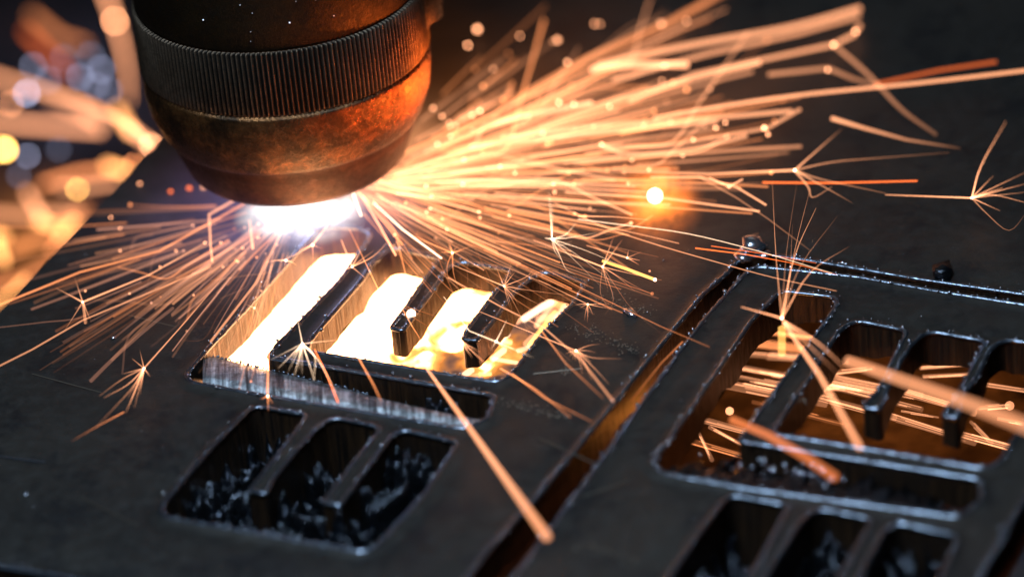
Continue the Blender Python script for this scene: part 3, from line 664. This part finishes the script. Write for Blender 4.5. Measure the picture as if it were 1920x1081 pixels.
burst(930, 640, .05, [(832, 556), (880, 620)], [(950, 600), (960, 660), (920, 655), (1000, 670)], 'fine white line burst across the right finger', WHT, 1.2, 1.2, core=1.5)
burst(502, 742, .02, [(505, 655)], [(503, 770), (488, 748), (512, 756)], 'small dim burst over the silver offcut strip', ORG, 2.0, .8)
burst(718, 560, .05, [(655, 430)], star(745, 520, 0, 1, 2) + [(790, 590), (770, 600), (800, 610), (780, 560), (840, 600)], 'spray of fine lines over the left finger top', ORG, 1.6, .9, core=0)
S('vertical orange line hanging over the silver offcut strip', [(505, 650), (502, 690), (500, 735)], .03, 2.0, .6, ORG, (.8, 1))
S('orange line dropping over the middle of the left bar', [(672, 670), (700, 720), (714, 750)], .05, 2.6, .6, ORG, (1, .3))
S('red orange line ending on the strip under the left bar', [(590, 655), (612, 700), (634, 754)], .04, 2, .9, RED)
S('long pale line falling from the fan to the left plate edge', [(395, 500), (300, 540), (155, 600), (60, 655), (-10, 690)], (.03, .05), 3.8, .62, PCH, (.9, .8))
S('short broken spark stub beside the long falling line at left', [(156, 568), (160, 605)], .05, 6, .45, PCH)
S('long straight tan streak from the left fan to the left edge', [(470, 375), (300, 470), (150, 510), (-10, 575)], (.06, .06), 5, .5, ORG)
S('angled pale streak with a bend in the left fan', [(440, 375), (392, 402), (395, 460), (398, 490)], .06, 5, .55, PCH)
S('pale streak falling in front of the bend in the left fan', [(545, 400), (520, 450), (480, 530), (395, 640)], .05, 4.5, .55, PCH, (.8, .8))
S('short bright line down from the arc, ending in a bead', [(468, 415), (474, 465)], .06, 6, .6, PCH, (.6, 1.4))
# ---- blurred sparks at far left, behind the torch
LF = 'blurred sparks left of the torch'
def SL(label, *a, **k): o = streak(*a, **k); return tag(o, label, 'spark', LF)
HOT = (1.0, .40, .12)
SL('wide curved pale streak at far left reaching down to the torch', [(-30, 140), (60, 165), (160, 195), (240, 235), (288, 278)], (-.9, -.1), 11.2, 0.51, PCH, curve=True)
SL('wide level pale streak below the curved one at far left', [(-30, 228), (90, 236), (190, 243)], -.9, 11.2, 0.48, PCH)
SL('pale streak standing left of the torch near the top edge', [(196, -20), (222, 60), (238, 130), (243, 190)], -.6, 7.2, 0.37, PCH, (1, 1), (1.6, .6), curve=True)
SL('dim orange blurred streak at the top left corner', [(60, 30), (110, 70), (160, 85)], -.9, 12.0, 0.2, ORG)
SL('dim orange blurred streak curving below the top left one', [(50, 60), (90, 100), (130, 140)], -.9, 11.2, 0.19, RED)
SL('white yellow blurred blob beside the lower left of the torch', [(220, 205), (246, 248)], -.7, 14.4, 0.75, HOT)
SL('pale blob tapering towards the torch on its left', [(240, 240), (290, 277)], -.7, 11.2, 0.54, PCH)
SL('short white hot streak at left, below the blurred blob', [(200, 310), (238, 323)], -.8, 12.8, 1.02, HOT)
SL('level orange streak ending at the short white hot one', [(80, 345), (150, 325), (210, 318)], -.8, 11.2, 0.41, ORG)
SL('orange smear under the short white hot streak', [(110, 350), (160, 350), (225, 340)], -.8, 9.6, 0.34, PCH)
SL('short pale streak slanting down at far left', [(50, 360), (80, 410)], -.8, 9.6, 0.51, PCH)
SL('yellow glowing blob at far left, inner one', [(70, 415), (100, 422)], -.8, 13.6, 0.88, HOT)
SL('yellow glowing blob at far left, outer slanting one', [(112, 440), (140, 415)], -.8, 12.0, 0.95, HOT)
SL('orange tail under the slanting yellow blob', [(95, 470), (120, 440)], -.7, 6.4, 0.41, ORG)
SL('yellow hot streak touching the left edge', [(-10, 440), (10, 445)], -.8, 14.4, 0.95, HOT)
SL('white hot streak running down the left edge', [(-8, 450), (8, 490)], -.7, 12.8, 1.02, HOT)
SL('broad orange band along the left edge, upper', [(-20, 400), (60, 405), (150, 395)], -.8, 17.6, 0.31, PCH)
SL('broad orange band along the left edge, lower', [(-20, 535), (40, 520), (90, 495), (160, 470)], -.7, 16.0, 0.31, ORG)
SL('orange streak at the left edge pointing to the lower left', [(-20, 580), (20, 545), (48, 520)], -.6, 7.2, 0.54, HOT)
SL('broad dim orange haze streak between the yellow blobs', [(20, 470), (90, 440), (160, 390)], -.8, 20.8, 0.24, ORG)
SL('dim tan streak crossing behind the curved one at far left', [(100, 190), (150, 215), (190, 225)], -.9, 11.2, 0.24, PCH)
SL('brown blurred streak hanging under the curved one', [(150, 200), (170, 225), (190, 240)], -.8, 11.2, 0.27, PCH)
for (x, y, r, b_, c_) in ((50, 175, 9, 0.33, BLU), (8, 280, 15, 2.0, YEL), (52, 292, 9, 0.132, BLU), (62, 125, 10, 0.096, BLU), (150, 145, 11, 0.132, BLU), (190, 130, 11, 0.12, BLU), (215, 40, 6, .55, PCH), (262, 345, 6, .5, PCH), (250, 310, 7, .4, ORG), (320, 360, 4, .5, RED), (355, 354, 5, .55, RED), (382, 352, 5, .5, PCH),
                          (164, 490, 4, .9, PCH), (208, 408, 4, .5, PCH), (225, 428, 4, .4, PCH), (145, 355, 7, .5, YEL), (20, 195, 9, .3, PCH), (180, 160, 12, 0.096, BLU), (90, 150, 12, 0.084, BLU), (120, 110, 12, 0.048, BLU), (205, 170, 12, 0.078, BLU), (170, 105, 13, 0.06, BLU), (35, 330, 12, 0.048, BLU), (110, 280, 12, 0.042, BLU), (283, 272, 6, .7, PCH)):
    o = bead(x, y, -.8 if x < 180 or y < 330 and x < 300 else .0, r if x > 299 else r*.5, b_, c_); tag(o, ('large' if r > 9.5 else 'small' if r < 6.5 else 'medium')+(' bluish' if c_ is BLU else ' orange')+' blurred round spark, '+('near the top left' if y < 160 else 'left of the curved wide streak' if x < 110 and y < 260 else 'beside the torch' if y < 330 and x > 120 else 'below the torch side' if x > 230 else 'at the left edge' if x < 60 else 'over the plate edge'), 'spark', 'out of focus round sparks at far left')
# ---- white hot bead and droplets
def hot(px, py, z, r, label, b=6, glow=True):
    o = bead(px, py, z, r, b, (1, .62, .42), 'molten_droplet', None, False); tag(o, label, 'droplet'); return o
hot(1228, 367, .05, 15, 'white hot round droplet glowing alone over the dark plate right of the fan')
hot(771, 588, .004, 9, 'white hot round droplet sitting on the left finger of the glowing comb')
hot(1228, 524, .05, 3.5, 'hot end of the thick glowing streak near the long cut')
LM = [(1200, 122, 'the lone yellow streak'), (1228, 367, 'the white hot droplet'), (1563, 84, 'the broken spark at top right'), (1490, 319, 'the forked burst'), (1436, 246, 'the two bright knots'), (1500, 30, 'the round ended streak'), (1104, 195, 'the bright ended streak'), (1600, 235, 'the bright headed streak'),
      (1035, 448, 'the fine white star'), (1130, 500, 'the thick glowing streak'), (945, 536, 'the star over the comb'), (848, 474, 'the star over the third slot'), (1102, 570, 'the round star'), (895, 60, 'the large round spark'), (820, 150, 'the right side of the torch'), (780, 300, 'the fan root'), (660, 500, 'the burst over the arm'),
      (1414, 462, 'the slag lump'), (770, 590, 'the left finger'), (885, 640, 'the right finger'), (155, 566, 'the pale forked burst at left'), (270, 690, 'the star left of the logo'), (392, 430, 'the bent pale streak'), (470, 460, 'the short bright line'), (30, 480, 'the hot left edge sparks'), (215, 318, 'the short hot streak'), (477, 577, 'the small star on the slot edge'), (350, 700, 'the slot corner'), (1000, 330, 'the middle of the fan'), (1040, 75, 'the pair of round knots')]
def where(x, y):
    d, lx, ly, nm_ = min((math.hypot((x-a)*.8, y-b_), a, b_, c_) for a, b_, c_ in LM)
    dx, dy = x-lx, y-ly
    return ('right of ' if dx > 0 else 'left of ')+nm_ if abs(dx) > 1.3*abs(dy) else ('below ' if dy > 0 else 'above ')+nm_
# ---- knots in the fan
KN = [(1045, 75, 13, .5), (1125, 45, 10, .22), (975, 68, 10, .28), (1288, 40, 10, .28), (895, 55, 14, .8), (877, 85, 11, .6), (1240, 45, 14, .35), (1115, 45, 12, .3), (925, 130, 9, .25), (812, 203, 9, .5), (829, 218, 9, .5), (900, 208, 8, 1.1), (885, 216, 8, .8),
      (1048, 192, 7, 1.1), (1143, 200, 8, .7), (1064, 117, 10, .6), (1563, 84, 9, .7), (1604, 60, 9, .6), (1433, 240, 9, 1.5), (1440, 252, 8, .8), (1342, 240, 7, .9), (1360, 230, 6, .7), (1300, 262, 6, .9), (1128, 271, 7, .9), (1552, 131, 9, .6), (938, 312, 7, .9), (966, 324, 7, .8), (842, 170+60, 7, .5), (855, 235, 7, .5),
      (799, 349, 5, 1.1), (809, 368, 5, .9), (868, 345, 4, 1.2), (1038, 345, 6, .9), (1040, 360, 6, 1.0), (900, 408, 5, .8), (838, 430, 4, 1.0), (955, 404, 4, .9), (800, 398, 4, .8), (1218, 508, 3, .9), (740, 440, 4, .8), (1076, 195, 7, .8), (820, 270, 8, .8), (845, 255, 7, .7), (870, 300, 6, .8), (1018, 250, 8, .6), (1185, 300, 7, .5), (1280, 292, 6, .6),
      (384, 455, 5, .7), (330, 470, 4, .6), (418, 500, 4, .5), (455, 465, 4, .6), (446, 490, 4, .6), (363, 553, 3.5, .7), (243, 550, 3.5, .6), (484, 345+100, 4, .6), (300, 500, 4, .6), (225, 470, 5, .5), (414, 455, 4, .6), (350, 620, 3, .5), (160, 545, 3, .7), (490, 545, 3, .5), (1367, 350, 6, .8), (1217, 318, 7, .8), (1078, 400, 3, .7)]
for (x, y, r, b_) in KN:
    zz = .02; rr = max(2.0, r*.9-blurpx(P(x, y, zz))*.35)
    o = bead(x, y, zz, rr, b_*.75, PCH); tag(o, ('large' if r > 8 else 'small')+(' bright' if b_ > .75 else ' pale')+' round spark knot '+where(x, y), 'spark', 'round knots in the spark fans')
# ---- dense fans: the largest streaks as single things, the faint filling joined
FILL = []; FILLB = []
def fan(n, ang0, ang1, o_, rmin, rmax, lmin, lmax, zb, ze, w0, w1, b0, b1, place, grp, cols, seedbend=.06, kink=.15, solo=1.0):
    for i in range(n):
        u_ = (i+random.random())/n; a = math.radians(ang0+(ang1-ang0)*u_); r0 = rmin+(rmax-rmin)*random.random()**1.3; l = random.uniform(lmin, lmax)
        ox, oy = o_[0]+random.gauss(0, 12), o_[1]+random.gauss(0, 8); q = []
        bend = random.gauss(0, seedbend); aa = a+random.gauss(0, .05)
        x, y = ox+r0*math.cos(aa), oy-r0*math.sin(aa); ns = 5
        kk = random.randrange(2, ns) if random.random() < kink else 99
        for s_ in range(ns+1):
            q.append((x, y)); aa += bend/ns
            if s_ == kk: aa += random.choice((-1, 1))*random.uniform(.3, 1.0)
            x += l/ns*math.cos(aa); y -= l/ns*math.sin(aa)
        ze_ = ze*random.uniform(-.2, 1.4); t0 = r0/700; z0_ = zb+(ze_-zb)*min(1, t0); z1_ = zb+(ze_-zb)*min(1, (r0+l)/700)
        near = max(0, 1-r0/260); col = random.choice(cols); b_ = (b0+(b1-b0)*random.random()**2.2)*(.8+.3*near); w_ = random.uniform(w0, w1)
        f_ = (random.uniform(.5, 1.2), random.uniform(.1, 1)); tp = (random.uniform(.6, 1), random.uniform(.5, 1.1))
        o = streak(q, (z0_, z1_), w_, b_, col, f_, tp, curve=True)
        if random.random() > solo: FILL.append(o)
        else:
            e_ = q[-1]; kd = ('bent ' if kk < 9 else 'curving ' if abs(bend) > .08 else '')
            tag(o, (('short ' if l < (lmin+lmax)/2-20 else 'long ')+('bright ' if b_ > (b0+b1)/2 else 'dim ')+kd+('tan' if col is VIO else 'orange' if col is ORG else 'pale')+' streak, '+place+', ends ')+(where(*e_)), 'spark', grp)
        if random.random() < .22:
            p = q[-1] if random.random() < .6 else q[0]
            if p[0] > 200 and not (235 < p[0] < 800 and p[1] < 370):
                bd = bead(p[0], p[1], z1_ if p is q[-1] else z0_, random.uniform(2, 3.4), b_*1.0, col); FILLB.append(bd)
O_ = (655, 345)
OP = (ORG, PCH, PCH, ORG)
fan(92, 28, 8, O_, 80, 420, 160, 480, .05, .03, 2.5, 7, .07, .60, 'upper right fan', 'upper right fan of sparks', OP, solo=.38)
fan(44, 40, 20, O_, 150, 330, 70, 240, .05, .0, 4, 8, .06, .4, 'high right fan', 'high part of the right fan', OP, solo=.38)
fan(108, 14, -4, O_, 60, 520, 140, 420, .05, .04, 2.4, 5.5, .06, .75, 'middle right fan', 'middle of the right fan', OP, solo=.28)
fan(95, -4, -30, O_, 20, 330, 100, 360, .04, .03, 1.8, 3.2, .08, .85, 'lower right fan', 'lower right fan of sparks', OP, solo=.28)
fan(34, -20, -55, O_, 10, 200, 60, 220, .04, .04, 1.6, 3.0, .16, .7, 'over the cut-outs', 'sparks over the glowing cut-outs', (ORG, PCH), solo=.6)
fan(60, 183, 222, (540, 395), 60, 330, 120, 380, .04, .02, 3.5, 7, .06, .42, 'left fan', 'left fan of sparks', (VIO, ORG, PCH), solo=.4)
fan(60, 205, 262, (545, 395), 30, 170, 70, 250, .04, .02, 3, 5.5, .07, .48, 'falling left fan', 'falling part of the left fan', (VIO, PCH, ORG), solo=.4)
def join_glowing(obs, name, label):
    V = []; F = []; fv = []; cl = []
    bpy.context.view_layer.update()
    for o in obs:
        k0 = len(V); mw = o.matrix_world; V += [tuple(mw @ v.co) for v in o.data.vertices]; F += [tuple(k0+i for i in p.vertices) for p in o.data.polygons]
        a = o.data.attributes['fade'].data; g_ = o.color[0]; fv += [x.value*g_ for x in a]; r_ = (1.0, o.color[1]/g_, o.color[2]/g_, 1)
        cl += [r_]*len(o.data.vertices); me = o.data; bpy.data.objects.remove(o); bpy.data.meshes.remove(me)
    o = mesh_obj(name, V, F, MK2, None, True); fattr(o, 'fade', fv)
    ca = o.data.color_attributes.new('tint', 'FLOAT_COLOR', 'POINT'); ca.data.foreach_set('color', [x for c_ in cl for x in c_])
    return tag(o, label, kind='stuff')
MK2 = MK.copy(); MK2.name = 'incandescent_sparks_joined'; nt = MK2.node_tree
tn_ = nt.nodes.new('ShaderNodeAttribute'); tn_.attribute_name = 'tint'
for n_ in nt.nodes:
    if n_.type == 'EMISSION': L(nt, tn_.outputs['Color'], n_.inputs[0])
join_glowing(FILL, 'fine_spark_fill', 'mass of faint fine sparks filling both fans round the torch')
join_glowing(FILLB, 'fine_spark_knots', 'small round knots scattered through both spark fans')
# ---- sparks below the plate, seen through the right cut-outs
ULM = [(1500, 640, 'near the top of the right L-shaped slot'), (1450, 700, 'in the upper half of the right L-shaped slot'), (1400, 760, 'in the lower half of the right L-shaped slot'), (1320, 850, 'in the lower left corner of the right L-shaped slot'), (1620, 700, 'at the top of the first slot of the right comb'), (1580, 760, 'low in the first slot of the right comb'), (1500, 870, 'below the bar of the right logo'), (1680, 900, 'right part below the bar of the right logo'),
       (1770, 690, 'at the top of the second slot of the right comb'), (1740, 740, 'midway in the second slot of the right comb'), (1720, 800, 'low in the second slot of the right comb'), (1900, 740, 'high in the last slot of the right comb'), (1860, 810, 'low in the last slot of the right comb')]
def under_where(x, y): return min(ULM, key=lambda q: math.hypot(x-q[0], y-q[1]))[2]
UG = 'sparks below the plate under the right logo'
for (x0, y0, x1, y1, w, b_) in ((1395, 690, 1640, 735, 13, .7), (1420, 665, 1560, 676, 10, .6), (1380, 705, 1560, 742, 9, .75), (1370, 722, 1520, 752, 14, .75), (1330, 790, 1420, 815, 11, .7), (1330, 800, 1400, 838, 7, .8), (1265, 818, 1500, 885, 13, .42), (1310, 810, 1335, 862, 7, .7),
                                (1530, 700, 1700, 735, 14, .7), (1560, 725, 1700, 760, 10, .6), (1540, 745, 1650, 775, 12, .75), (1535, 730, 1585, 728, 8, .9), (1700, 735, 1800, 765, 14, .8), (1690, 770, 1760, 782, 4, 1.1), (1670, 780, 1800, 820, 14, .75), (1725, 690, 1820, 682, 5, .9), (1730, 705, 1830, 700, 6, .8), (1810, 815, 1900, 840, 16, .75), (1830, 765, 1895, 760, 9, 1.0), (1820, 790, 1860, 830, 8, .6),
                                (1660, 870, 1740, 905, 8, .3), (1400, 640, 1520, 655, 12, .5), (1450, 625, 1560, 640, 10, .5), (1560, 700, 1640, 690, 8, .6), (1655, 910, 1680, 955, 7, .6), (1440, 760, 1560, 790, 10, .35), (1700, 640, 1830, 655, 8, .3), (1840, 720, 1940, 735, 10, .6), (1900, 790, 1950, 800, 10, .6)):
    ex = 30/math.hypot(x1-x0, y1-y0) if w > 9 else 0; x0, y0, x1, y1 = x0-(x1-x0)*ex, y0-(y1-y0)*ex, x1+(x1-x0)*ex, y1+(y1-y0)*ex
    zb_ = random.uniform(-.24, -.18); cc = PCH if b_ > .5 else ORG
    o = streak([(x0, y0), (x1, y1)], zb_, w*1.1, b_*.42, cc, (random.uniform(.5, 1.2), random.uniform(.4, 1.1)), (random.uniform(.6, 1), random.uniform(.7, 1.2)))
    for _ in range(int(w/2.2)+1):
        oy = random.uniform(-.62, .62)*w; e0, e1 = random.uniform(0, .35), random.uniform(.65, 1)
        fl_ = streak([(x0+(x1-x0)*e0, y0+(y1-y0)*e0+oy), (x0+(x1-x0)*e1, y0+(y1-y0)*e1+oy*random.uniform(.5, 1.2))], zb_+.01, random.uniform(1.2, 2.6), b_*random.uniform(.3, 1.3), cc, name='filament', parent=o, fade=(random.uniform(.4, 1), random.uniform(.4, 1))); tag(o, ('broad' if w > 11 else 'thin' if w < 7 else 'medium')+(' pale' if b_ > .65 else ' orange')+' blunt streak below the plate, '+under_where((x0+x1)/2, (y0+y1)/2), 'spark', UG)
tag(bead(1368, 770, -.2, 8, 1.4, PCH), 'bright round spark below the lower left of the right logo', 'spark', UG)
tag(bead(1893, 760, -.2, 9, .9, PCH), 'pale round spark seen through the last slot at right', 'spark', UG)
for _ in range(26):
    x, y = random.uniform(820, 1090), random.uniform(590, 720); l = random.uniform(20, 80); a = random.uniform(-.2, 1.0); w_ = random.uniform(6, 14); cn, cc = random.choice((('yellow', YEL), ('white', WHT), ('pale', PCH)))
    o = streak([(x, y), (x+l*math.cos(a), y-l*math.sin(a))], random.uniform(-.13, -.11), w_, random.uniform(.5, 1.4), cc); tag(o, ('short ' if l < 50 else 'long ')+('thin ' if w_ < 10 else 'broad ')+cn+' hot streak under the glowing comb, '+where(x, y), 'spark', 'hot streaks below the glowing comb')
# ---- glow and haze painted as light-giving volumes; only the arc core is plasma
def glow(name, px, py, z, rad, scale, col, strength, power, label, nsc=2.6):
    m = bpy.data.materials.new(name+'_emission_volume'); m.use_nodes = True; nt = m.node_tree; nt.nodes.clear()
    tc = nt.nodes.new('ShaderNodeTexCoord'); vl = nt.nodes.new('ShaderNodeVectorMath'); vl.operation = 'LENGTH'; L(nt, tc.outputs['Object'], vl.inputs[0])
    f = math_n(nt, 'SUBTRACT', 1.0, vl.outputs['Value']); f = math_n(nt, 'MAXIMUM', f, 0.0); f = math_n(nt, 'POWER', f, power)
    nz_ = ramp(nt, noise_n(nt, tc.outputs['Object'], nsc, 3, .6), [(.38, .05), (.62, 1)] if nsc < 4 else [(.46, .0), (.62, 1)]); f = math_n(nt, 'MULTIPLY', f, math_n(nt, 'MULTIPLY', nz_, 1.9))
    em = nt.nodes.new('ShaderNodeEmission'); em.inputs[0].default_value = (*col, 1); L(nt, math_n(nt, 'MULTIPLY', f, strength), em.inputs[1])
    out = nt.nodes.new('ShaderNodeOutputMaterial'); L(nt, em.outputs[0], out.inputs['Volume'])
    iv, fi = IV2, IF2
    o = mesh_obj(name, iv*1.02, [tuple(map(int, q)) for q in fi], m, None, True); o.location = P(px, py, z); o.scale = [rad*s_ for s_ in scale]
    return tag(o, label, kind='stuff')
glow('arc_glow', 560, 395, .03, .34, (1, 1, .45), (.50, .42, 1.0), 2.2, 2.2, 'violet white glow of the cutting arc, painted as haze under the nozzle')
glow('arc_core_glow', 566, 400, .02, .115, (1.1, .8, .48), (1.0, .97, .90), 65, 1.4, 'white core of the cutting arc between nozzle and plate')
glow('spark_glow', 740, 325, .05, .30, (1.2, .8, .6), (1.0, .38, .15), 9, 3.0, 'yellow orange haze painted where the right fan of sparks leaves the cut')
glow('fan_glow', 930, 270, .10, .62, (1.2, .7, .5), (1.0, .28, .06), .25, 1.6, 'faint orange haze painted through the right fan of sparks')
glow('left_fume_glow', 130, 190, -.8, .45, (1, 1, .8), (.35, .42, .80), .08, 1.5, 'bluish glow painted into the fume at far left behind the torch')
glow('left_fan_glow', 400, 430, .05, .30, (1.2, 1, .4), (.55, .32, .50), .6, 1.8, 'dim violet haze painted over the left fan of sparks')
glow('left_edge_glow', 40, 440, -.7, .28, (1, 1, .6), (1.0, .32, .07), 1.5, 1.8, 'orange haze painted round the sparks at the left edge')
glow('bead_halation', 1229, 376, .05, .095, (1, 1, 1), (1.0, .22, .03), 42, 2.0, 'orange lens halation painted round the lone white hot droplet')  # lens halation of the droplet, put in as a small emitting volume
glow('under_glow', 1010, 560, -.13, .12, (1, 1, .3), (.8, .45, .45), 5, 1.2, 'dim pinkish glow painted below the last slot of the glowing comb')
glow('under_spray_glow', 1640, 770, -.24, .40, (1, .8, .3), (1.0, .25, .04), .55, .6, 'dim orange glow painted for the spray below the right logo', 7.0)  # emission added to warm the dark cavity below the right logo
# every shared label gets its own place word
from collections import defaultdict
by = defaultdict(list)
for o in sc.objects:
    if o.parent is None and 'label' in o and 'category' in o:
        w_ = o['label'].split()
        if len(w_) > 15: w_ = [x for x in w_ if x not in ('bent', 'curving')]
        if len(w_) > 15: w_ = [x for x in w_ if x not in ('spark',)]
        if len(w_) > 15 and 'the' in w_: w_.remove('the')
        o['label'] = ' '.join(w_); by[o['label']].append(o)
def centre(o):
    if o.type == 'MESH' and o.location.length < 1e-6: return sum((v.co for v in o.data.vertices), Vector())/len(o.data.vertices)
    return o.location
for lb, os_ in by.items():
    if len(os_) < 2: continue
    vals = sorted(os_, key=lambda o: (centre(o)-CAM).dot(U2)/(centre(o)-CAM).dot(fw), reverse=True)
    names = {2: ('upper', 'lower'), 3: ('upper', 'middle', 'lower'), 4: ('topmost', 'upper', 'lower', 'lowest')}.get(len(os_)) or (('topmost', 'second highest', 'third highest', 'fourth highest', 'fifth highest', 'sixth highest', 'seventh highest')[:len(os_)-1]+('lowest',) if len(os_) < 9 else None)
    if names and len(lb.split()) > 14: lb = lb.replace(' ends', '').replace('the ', '', 1)
    if names:
        for o, n_ in zip(vals, names): o['label'] = n_+' '+lb
for o in sc.objects:
    if o.parent is None and 'label' in o and len(o['label'].split()) > 16: o['label'] = o['label'].replace('the ', '').replace(' at ', ' ')
glow('melt_bleed', 700, 600, -.05, .34, (1.15, .75, .16), (1.0, .38, .10), 3.2, 1.2, 'orange light bleed painted over the molten metal in the left cut-outs')  # light bleed along the melt edges, put in as a thin emitting volume
